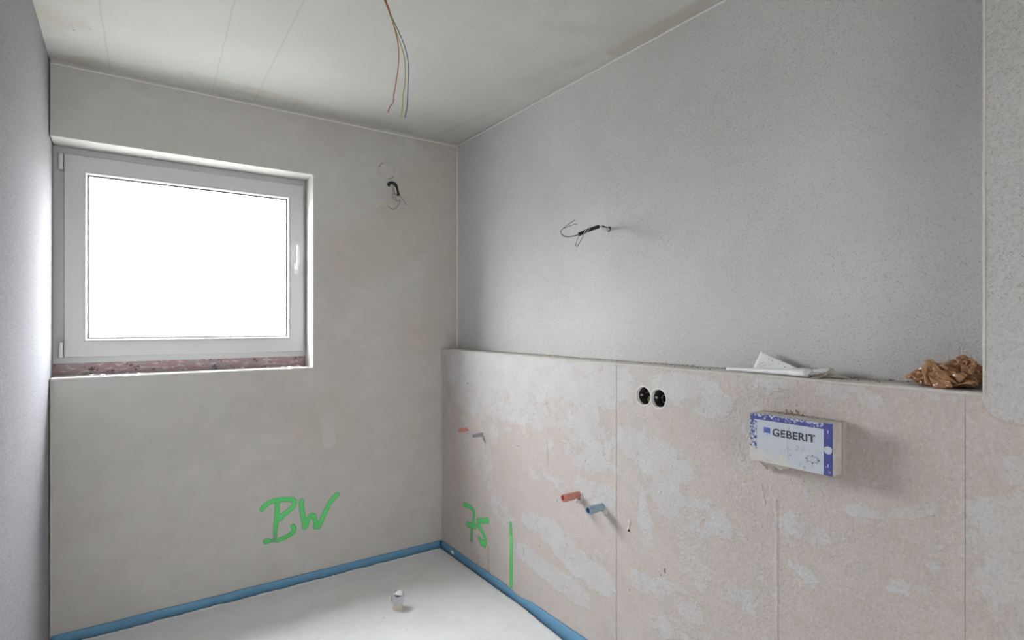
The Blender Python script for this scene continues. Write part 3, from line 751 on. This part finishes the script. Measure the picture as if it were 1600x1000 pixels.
# ---- capped water connections
def plug(px, py, L, r, dark, pale, label, shelf=True):
    p0 = onX(px, py, XR); e = empty('pipe_plug', p0); tag(e, label, 'pipe plug', 'test plugs on the water connections')
    n = 20; bm = bmesh.new(); rows = []
    prof = [(r * 1.02, .02), (r * 1.02, -.004), (r * .93, -.006), (r * .93, -L * .35), (r, -L * .37), (r, -L + .002), (r * .93, -L), (r * .76, -L), (r * .72, -L + .006)]
    for rr, d in prof:
        rows.append([bm.verts.new((p0.x + d, p0.y + rr * math.cos(a), p0.z + rr * math.sin(a))) for a in np.linspace(0, 2*math.pi, n + 1)[:-1]])
    for A, B in zip(rows, rows[1:]):
        for k in range(n): bm.faces.new((A[k], A[(k+1) % n], B[(k+1) % n], B[k]))
    pb_ = bobj('plug_body', bm, M[pale], e, True)
    bm = bmesh.new(); tube(bm, [Vector((p0.x - L + .005, p0.y, p0.z)), Vector((p0.x - L + .02, p0.y, p0.z))], r * .74, n)
    bobj('plug_socket', bm, M[dark], pb_)
    bm = bmesh.new()       # plaster squeezed out round the root
    for i in range(12):
        a = random.uniform(3.4, 6.0) if i > 2 else random.uniform(0, 6.28); d = r * random.uniform(1.05, 1.7)
        bmesh.ops.create_icosphere(bm, subdivisions=1, radius=r * random.uniform(.22, .55), matrix=Matrix.Translation((XR - .001, p0.y + math.cos(a) * d, p0.z + math.sin(a) * d * 1.2)) @ Matrix.Diagonal((.7, 1, 1.3, 1)))
    tag(bobj('plaster_lumps', bm, M['crumb'], e), kind='stuff')
plug(904, 773, .088, .0165, 'red_pipe', 'red_pale', 'red pipe plug, lower pair, sticking out of the low wall')
plug(941, 792, .080, .0165, 'blue_pipe', 'blue_pale', 'pale blue pipe plug, lower pair, sticking out of the low wall')
plug(731, 671, .058, .0105, 'brown_wire', 'red_pale', 'small rusty red pipe plug, upper pair, near the room corner')
plug(754, 679, .060, .0105, 'blue_pipe', 'grey_pale', 'small grey pipe plug with blue centre, upper pair near the corner')

# plaster scab with a drilled hole
p0 = onX(983, 822, XR)
bm = bmesh.new()
for i in range(12):
    bmesh.ops.create_icosphere(bm, subdivisions=1, radius=random.uniform(.002, .006), matrix=Matrix.Translation((XR - .001, p0.y + random.gauss(0, .006), p0.z + random.gauss(0, .016))) @ Matrix.Diagonal((.6, 1, 1.3, 1)))
o = tag(bobj('plaster_scab', bm, M['crumb'], wr), kind='stuff')
boxobj('drilled_hole', (XR - .004, XR + .004, p0.y - .003, p0.y + .004, p0.z - .022, p0.z - .013), M['hole'], wr, .0012)

# ---- cistern service box with printed label
bx0, by0, by1, bz0, bz1 = 1.528, .721, .958, .995, 1.134
gb = empty('service_box', (XR, (by0 + by1) / 2, bz0)); tag(gb, 'white and blue lettered cistern service box protruding from the low wall', 'box')
s = NT('box_front_print')
tc = s.co(); sp = s.n('ShaderNodeSeparateXYZ'); s.put(sp.inputs[0], tc)
Y_, Z_ = sp.outputs[1], sp.outputs[2]
def band(v, a, b): return s.math('MULTIPLY', s.math('GREATER_THAN', v, a), s.math('LESS_THAN', v, b))
eros = s.noise(150, 4, 0.7); er2 = s.noise(60, 4, .7, off=(2, 2, 2))
topb = s.math('GREATER_THAN', Z_, bz1 - .0165); rb = s.math('LESS_THAN', Y_, by0 + .026 - .003); lb = s.math('GREATER_THAN', Y_, by1 - .022)
topk = s.math('MULTIPLY', topb, s.ramp(s.math('ADD', eros, s.math('MULTIPLY', s.math('SUBTRACT', bz1, Z_), 9)), .46, .56))
lk = s.math('MULTIPLY', lb, s.ramp(s.noise(110, 4, .7, off=(2, 2, 2)), .47, .52))
rk = s.math('MULTIPLY', rb, s.ramp(s.math('ADD', er2, .12), .46, .50))
blot = s.ramp(s.math('SQRT', s.math('ADD', s.math('POWER', s.math('SUBTRACT', Y_, by0 + .012), 2), s.math('POWER', s.math('SUBTRACT', Z_, bz0 + .068), 2))), .007, .014, 0, 1)
blot = s.ramp(s.math('ADD', blot, s.math('SUBTRACT', s.noise(120, 4, .7), .5)), .35, .6)
rk = s.math('MULTIPLY', rk, blot)
mk = s.math('MAXIMUM', s.math('MAXIMUM', topk, lk), rk)
bse = s.mix(s.noise(20, 4), (0.48, 0.53, 0.61), (0.58, 0.62, 0.68))
base = s.mix(mk, bse, (0.075, 0.085, 0.29))
# plaster smeared over the lower left corner and worn specks
ll = s.math('ADD', s.math('MULTIPLY', s.math('SUBTRACT', Y_, by0), 2.6), s.math('MULTIPLY', s.math('SUBTRACT', bz0 + .06, Z_), 7.5))
wear = s.ramp(s.math('ADD', ll, s.math('MULTIPLY', s.math('SUBTRACT', s.noise(75, 5, .7), .5), 1.9)), .62, .75)
base = s.mix(wear, base, (0.62, 0.60, 0.57))
chip = s.math('MULTIPLY', s.ramp(s.noise(130, 4, .7, off=(4, 4, 4)), .58, .63), .75)
chip = s.math('MULTIPLY', chip, s.ramp(s.noise(28, 3, .6), .42, .6))
base = s.mix(chip, base, (0.25, 0.27, 0.33))
M['box_front'] = s.fin(base, .5, s.bump(eros, .3, .001))
s = NT('box_side')
base = s.mix(s.ramp(s.noise(25, 5, .6), .35, .7), (0.45, 0.42, 0.39), (0.56, 0.54, 0.52))
M['box_side'] = s.fin(base, .8, s.bump(s.noise(80, 4), .4, .002))
boxobj('carton', (bx0 + .0008, XR - .024, by0, by1, bz0, bz1), M['box_side'], gb, .0012)
s = NT('box_root')
M['box_root'] = s.fin(s.mix(s.noise(30, 5), (0.34, 0.34, 0.29), (0.47, 0.44, 0.39)), .9, s.bump(s.noise(60, 4), .7, .003))
boxobj('mounting_collar', (XR - .024, XR + .002, by0 - .001, by1 + .001, bz0 - .001, bz1 + .001), M['box_root'], gb, .002)
fl_ = boxobj('front_label', (bx0, bx0 + .0008, by0, by1, bz0, bz1), M['box_front'], gb)
# lettering
def text_mesh(body, size, offset):
    cu = bpy.data.curves.new('t', 'FONT'); cu.body = body; cu.size = size; cu.extrude = 0.0; cu.offset = offset; cu.space_character = 1.05
    to = bpy.data.objects.new('t', cu); COL.objects.link(to)
    dg = bpy.context.evaluated_depsgraph_get(); dg.update()
    me = bpy.data.meshes.new_from_object(to.evaluated_get(dg)); bpy.data.objects.remove(to); return me
def front(px, py): return onX(px, py, bx0)
a_, b_ = front(1207, 681), front(1274, 688)
me = text_mesh('GEBERIT', 1.0, .028)
xs = [v.co.x for v in me.vertices]; zs = [v.co.y for v in me.vertices]
w0, w1, h0, h1 = min(xs), max(xs), min(zs), max(zs)
ytop = front(1207, 669).z; ybot = front(1207, 681).z
s = NT('worn_black_lettering')
wr_ = s.ramp(s.noise(170, 4, .7), .60, .66)
M['letters'] = s.fin(s.mix(wr_, (0.05, 0.055, 0.07), (0.55, 0.6, 0.68)), .6)
for v in me.vertices:
    u = (v.co.x - w0) / (w1 - w0); h = (v.co.y - h0) / (h1 - h0)
    v.co = Vector((bx0 - .0004, a_.y + (b_.y - a_.y) * u, ybot + (ytop - ybot) * h))
link('lettering', me, M['letters'], fl_)
q0, q1 = front(1193.5, 667), front(1203.5, 677)
boxobj('logo_square', (bx0 - .0003, bx0 + .0001, q1.y, q0.y, q1.z, q0.z), M['navy'], fl_)
# printed pictogram: outlined rectangle with four small arrows
q0, q1 = front(1261, 712), front(1278, 724); t_ = .0009
bm = bmesh.new()
for bb in ((q1.y, q0.y, q0.z, q0.z - t_), (q1.y, q0.y, q1.z + t_, q1.z), (q1.y, q1.y + t_, q1.z, q0.z), (q0.y - t_, q0.y, q1.z, q0.z)):
    box(bm, bx0 - .0003, bx0 + .0001, bb[0], bb[1], min(bb[2:]), max(bb[2:]))
yc, zc = (q0.y + q1.y) / 2, (q0.z + q1.z) / 2; hw, hh = (q0.y - q1.y) / 2, (q0.z - q1.z) / 2
for dy, dz in ((0, 1), (0, -1), (1, 0), (-1, 0)):
    cy, cz = yc + dy * (hw + .004), zc + dz * (hh + .004)
    v = [bm.verts.new((bx0 - .0003, cy - dy * .0025 + k * dz * .0025, cz - dz * .0025 + k * dy * .0025)) for k in (-1, 1)] + [bm.verts.new((bx0 - .0003, cy + dy * .0025, cz + dz * .0025))]
    bm.faces.new(v)
bobj('pictogram', bm, M['ink'], fl_)
tubeobj('crease', [front(1226.5, 662) + Vector((0, 0, 0)), front(1229, 690), front(1229, 705), front(1232.5, 720)], .0011, M['bead'], fl_, 4, 5)
for yy, zz in ((.733, 1.112), (.733, 1.022)): boxobj('white_mark', (bx0 - .0003, bx0 + .0001, yy - .001, yy + .001, zz - .004, zz + .004), M['bead'], fl_)
# rusty crumbs along the top, plaster ramp at the lower left
s = NT('rust_crumb'); M['rust'] = s.fin(s.mix(s.noise(60, 3), (0.20, 0.065, 0.03), (0.09, 0.06, 0.05)), .9)
bm = bmesh.new()
for i in range(60):
    y = min(by1 - .01, max(by0 + .01, random.gauss(.858, .04)))
    r = random.uniform(.0006, .0017)
    bmesh.ops.create_icosphere(bm, subdivisions=1, radius=r, matrix=Matrix.Translation((XR - abs(random.gauss(0, .010)) - .001, y, bz1 + r * .6 + .001)))
tag(bobj('rust_crumbs', bm, M['rust'], gb), kind='stuff')
# wedge of plaster under the left part of the box
bm = bmesh.new(); rows = []
for i in range(24):
    t = i / 23; y = by1 + .012 - t * .13
    k = (math.sin(math.pi * min(1, t * 1.1 + .08)) ** .6) * (1 - t * .55) if t < .9 else .05
    dpt = max(.002, .060 * k * (1 + .5 * mnoise.noise(Vector((y * 70, 0, 0))))); h = (.026 * k + .006) * (1 + .7 * mnoise.noise(Vector((y * 90, 4, 0))))
    rows.append([bm.verts.new(c) for c in ((XR + .002, y, bz0 + .012 if y > by1 else bz0 + .001), (XR - dpt, y, bz0 + (.010 * k if y > by1 else .0005)), (XR - dpt * .9, y, bz0 - h * .35), (XR - dpt * .35, y, bz0 - h * .9), (XR + .002, y, bz0 - h * 1.4))])
for A, B in zip(rows, rows[1:]):
    for k in range(4): bm.faces.new((A[k], A[k+1], B[k+1], B[k]))
bm.faces.new(rows[0]); bm.faces.new(rows[-1])
o = bobj('plaster_wedge', bm, M['low_plaster'], gb, True)

# ---- white packaging on the ledge
def lp(px, X, z): # point over the ledge seen at column px, at depth plane X and height z above the ledge
    a, b, c = ray(px, 500); t = X / a; return Vector((X, b * t, ZL + z))
pk = empty('packaging_bag', lp(1215, 1.65, 0)); tag(pk, 'crumpled white plastic packaging lying on the ledge above the blue lettered box', 'packaging')
bm = bmesh.new(); rows = []
stn = np.linspace(0, 1, 26)
for t in stn:
    c = lp(1136 + 128 * t, 1.640 - .022 * t, 0.0)
    r1 = .0055 + .018 * t ** 1.5; r2 = .0045 + .0075 * t; rows.append([])
    for k in range(12):
        a = 2 * math.pi * k / 12
        nz = 1 + .18 * mnoise.noise(Vector((t * 9, math.cos(a) * 1.5, math.sin(a) * 1.5)))
        rows[-1].append(bm.verts.new((c.x + r1 * math.cos(a) * nz, c.y, max(ZL + .0022, c.z + r2 + .002 + r2 * math.sin(a) * nz))))
for A, B in zip(rows, rows[1:]):
    for k in range(12): bm.faces.new((A[k], A[(k+1) % 12], B[(k+1) % 12], B[k]))
bm.faces.new(rows[0]); bm.faces.new(rows[-1])
bobj('rolled_sleeve', bm, M['white_film'], pk, True)
def sheet(name, corners, nu, nv, amp, mat, parent, thick=.0006, sd=0, fr=30, flat=False):
    """quad sheet between four corners, creased"""
    A, B, C_, D = [Vector(c) for c in corners]; bm = bmesh.new(); vs = []
    nrm = (B - A).cross(D - A).normalized()
    for i in range(nu + 1):
        for j in range(nv + 1):
            s_, t_ = i / nu, j / nv; p_ = A.lerp(B, s_).lerp(D.lerp(C_, s_), t_)
            k = abs(mnoise.noise(p_ * fr + Vector((sd, sd, 0)))) * 2 - .4
            vs.append(bm.verts.new(p_ + nrm * amp * k + Vector((mnoise.noise(p_ * fr * 1.3 + Vector((0, sd, 5))), mnoise.noise(p_ * fr * 1.3 + Vector((8, sd, 5))), 0)) * amp * .4))
    for i in range(nu):
        for j in range(nv):
            a = i * (nv + 1) + j; bm.faces.new((vs[a], vs[a+1], vs[a+nv+2], vs[a+nv+1]))
    o = bobj(name, bm, mat, parent, not flat)
    md = o.modifiers.new('thickness', 'SOLIDIFY'); md.thickness = thick; md.offset = 0
    return o
FXp = 1.672
def fp(px, py, X=FXp): return onX(px, py, X)
flap = sheet('flap', [fp(1177, 575), fp(1248, 579), fp(1246, 575, 1.68), fp(1189, 549, 1.69)], 14, 8, .0018, M['white_film'], pk, sd=3)
bm = bmesh.new()
A, B = fp(1189, 549, 1.69), fp(1246, 575, 1.68)
for x, y, r in ((651, 243, 1.3), (697, 266, 1.5), (775, 310, 1.2), (848, 348, 1.8), (903, 378, 1.6), (605, 318, 1.3)):
    p_ = fp(1120 + x / 8, 530 + y / 8, 1.668)
    bmesh.ops.create_icosphere(bm, subdivisions=1, radius=.0011 * r, matrix=Matrix.Translation(p_) @ Matrix.Diagonal((.2, 1.2, 1, 1)))
tubeL = [fp(1120 + x / 8, 530 + y / 8, 1.668) for x, y in ((600, 290), (560, 295), (535, 318), (550, 338), (590, 325))]
tube(bm, spline(tubeL, 3), .0005, 4)
bobj('printed_dots', bm, M['ink'], flap)
sheet('open_end', [fp(1236, 575, 1.68), fp(1303, 576, 1.69), lp(1278, 1.615, .012), lp(1246, 1.606, .010)], 14, 12, .004, M['white_film'], pk, sd=5, fr=40)
sheet('torn_edge', [fp(1304, 577, 1.69), fp(1290, 580, 1.66), lp(1266, 1.605, .001), lp(1281, 1.613, .002)], 12, 6, .006, M['beige_paper'], pk, .0012, sd=9, fr=60)
sheet('inner_tongue', [lp(1283, 1.655, .003), lp(1326, 1.670, .002), lp(1322, 1.70, .003), lp(1290, 1.695, .014)], 8, 6, .002, M['beige_paper'], pk, .0012, sd=2, fr=40)

# ---- crumpled amber film at the right end of the ledge
cr0 = lp(1488, 1.66, 0)
cf = empty('crumpled_film', (1.66, .50, ZL)); tag(cf, 'crumpled shiny brown packaging film at the right end of the ledge', 'packaging')
def crumple(name, c, R, sd, nsub=3, amp=.35):
    bm = bmesh.new(); bmesh.ops.create_icosphere(bm, subdivisions=nsub, radius=1)
    for v in bm.verts:
        d = v.co.normalized(); q_ = d * 1.5 + Vector((sd, sd * 2, 0))
        k = 1 + amp * (1 - 2.6 * abs(mnoise.noise(q_ * 1.6)))
        v.co = Vector((c[0] + d.x * R[0] * k, c[1] + d.y * R[1] * k, c[2] + d.z * R[2] * k))
        v.co.z = max(v.co.z, ZL + .003); v.co.x = min(v.co.x, XN - .003); v.co.y = max(v.co.y, YN + .004)
    return bobj(name, bm, M['brown_film'], cf)
crumple('crumpled_wad', (1.664, .530, ZL + .024), (.032, .044, .023), 1.0, 4, .45)
crumple('crumpled_wad', (1.674, .486, ZL + .036), (.024, .032, .028), 4.2, 4, .45)
def fold(q, xa, xb, bend, sd, twist=0.0):
    """a strip of film between two edges, bowed and lightly creased"""
    A, B, C_, D = fp(*q[0], xa), fp(*q[1], xa), fp(*q[2], xb), fp(*q[3], xb)
    nrm = (B - A).cross(D - A).normalized()
    if nrm.x > 0: nrm = -nrm
    bm = bmesh.new(); nu, nv = 10, 14; vs = []
    for i in range(nu + 1):
        for j in range(nv + 1):
            a, b = i / nu, j / nv; p_ = A.lerp(B, a).lerp(D.lerp(C_, a), b)
            p_ = p_ + nrm * bend * (math.sin(math.pi * a) + .35 * math.sin(math.pi * b) + twist * math.sin(5 * a + 3 * b))
            p_ = p_ + nrm * (.0040 * (1 - 4 * abs(mnoise.noise(p_ * 42 + Vector((sd, 0, sd))))) + .0016 * (1 - 4 * abs(mnoise.noise(p_ * 110 + Vector((0, sd, sd))))))
            p_.z = max(p_.z, ZL + .002); p_.x = min(p_.x, XN - .002); p_.y = max(p_.y, YN + .003)
            vs.append(bm.verts.new(p_))
    for i in range(nu):
        for j in range(nv):
            a = i * (nv + 1) + j; bm.faces.new((vs[a], vs[a+1], vs[a+nv+2], vs[a+nv+1]))
    o = bobj('film_fold', bm, M['brown_film'], cf, sd % 2 < 1)
    md = o.modifiers.new('thickness', 'SOLIDIFY'); md.thickness = .0004; md.offset = 0
FL = [([(1443, 566), (1452, 562), (1498, 600), (1482, 606)], 1.635, 1.618, .006),
      ([(1452, 563), (1464, 570), (1508, 592), (1497, 601)], 1.650, 1.622, .008),
      ([(1466, 571), (1488, 574), (1512, 588), (1505, 597)], 1.655, 1.628, .005),
      ([(1494, 560), (1498, 555), (1516, 566), (1504, 578)], 1.668, 1.655, .004),
      ([(1499, 556), (1522, 563), (1525, 574), (1508, 570)], 1.672, 1.655, .004),
      ([(1502, 571), (1524, 574), (1520, 592), (1504, 588)], 1.650, 1.636, .007),
      ([(1441, 572), (1447, 570), (1456, 604), (1446, 600)], 1.628, 1.616, .004),
      ([(1450, 582), (1462, 580), (1478, 606), (1458, 606)], 1.624, 1.612, .005),
      ([(1466, 594), (1484, 592), (1490, 606), (1462, 607)], 1.620, 1.610, .004),
      ([(1478, 604), (1508, 596), (1530, 600), (1470, 607)], 1.628, 1.612, .002),
      ([(1505, 590), (1524, 588), (1531, 604), (1512, 602)], 1.645, 1.625, .004),
      ([(1413, 589), (1440, 584), (1452, 602), (1434, 600)], 1.675, 1.625, .003),
      ([(1478, 568), (1496, 564), (1502, 576), (1484, 578)], 1.685, 1.665, .004),
      ([(1508, 562), (1520, 558), (1527, 572), (1521, 584)], 1.665, 1.650, .004)]
for i, (q_, xa, xb, bd) in enumerate(FL): fold(q_, xa, xb, bd * .7, i * 2.7, .25)

# ---- crumbs on the ledge
bm = bmesh.new()
for i in range(130):
    y = random.choice([random.uniform(.6, .85), random.uniform(1.15, 1.5), random.uniform(1.6, 2.2), random.uniform(.6, 1.2)]); r = random.uniform(.0008, .0028)
    bmesh.ops.create_icosphere(bm, subdivisions=1, radius=r, matrix=Matrix.Translation((random.choice([random.uniform(1.69, 1.713), random.uniform(1.607, 1.71)]), y, ZL + r * .5 + .002)))
tag(bobj('ledge_crumbs', bm, M['copper_grey'], wr), kind='stuff')

# ---- drain stub on the floor
b0 = onZ(622, 951, 0.0)
ds = empty('drain_stub', b0); tag(ds, 'small beige pipe stub with torn grey film on its top, standing on the floor', 'pipe')
n = 28; bm = bmesh.new(); rows = []
for r, z in ((.0265, 0), (.0275, .006), (.0225, .010), (.0235, .03), (.0265, .058), (.0275, .060), (.0245, .060), (.021, .02)):
    rows.append([bm.verts.new((b0.x + r * math.cos(a), b0.y + r * math.sin(a), z)) for a in np.linspace(0, 2*math.pi, n + 1)[:-1]])
for A, B in zip(rows, rows[1:]):
    for k in range(n): bm.faces.new((A[k], A[(k+1) % n], B[(k+1) % n], B[k]))
bm.faces.new(rows[-1])
bobj('pipe_body', bm, M['stub'], ds, True)
bm = bmesh.new(); rows = []
for i in range(n):
    a = 2*math.pi*i/n; h = .012 * mnoise.noise(Vector((math.cos(a)*1.3, math.sin(a)*1.3, 1))) + (.010 if math.cos(a - 1.2) > .3 else 0)
    dr = .022 * max(0, mnoise.noise(Vector((math.cos(a)*1.2, math.sin(a)*1.2, 6))) + .2)
    rows.append([bm.verts.new((b0.x + r * math.cos(a), b0.y + r * math.sin(a), z)) for r, z in ((.029 + dr * .3, .044 - dr), (.0285, .060), (.0275 + dr * .2, .070 + h), (.0260, .071 + h), (.0262, .050))])
for i in range(n):
    A, B = rows[i], rows[(i+1) % n]
    for k in range(4): bm.faces.new((A[k], A[k+1], B[k+1], B[k]))
bobj('torn_collar', bm, M['stub_film'], ds)
bm = bmesh.new(); c = Vector((b0.x, b0.y, .072)); v = [bm.verts.new(c + Vector((math.cos(a) * .025, math.sin(a) * .025, .004 * math.sin(a * 2) + .003))) for a in np.linspace(0, 2*math.pi, 17)[:-1]]
m_ = bm.verts.new(c + Vector((0, 0, -.004)))
for k in range(16): bm.faces.new((v[k], v[(k+1) % 16], m_))
bobj('film_cover', bm, M['white_film'], ds)
right_dir = Vector((CS, -SN, 0))
sheet('film_tab', [b0 - right_dir * .024 + Vector((0, 0, .070)), b0 - right_dir * .034 + Vector((0, 0, .068)), b0 - right_dir * .036 + Vector((0, 0, .036)), b0 - right_dir * .027 + Vector((0, 0, .038))], 4, 6, .002, M['stub_film'], ds, .001, 2)
sheet('film_tab', [b0 + right_dir * .018 + Vector((0, 0, .070)), b0 + right_dir * .027 + Vector((0, 0, .084)), b0 + right_dir * .030 + Vector((0, 0, .050)), b0 + right_dir * .025 + Vector((0, 0, .046))], 4, 6, .002, M['stub_film'], ds, .001, 7)
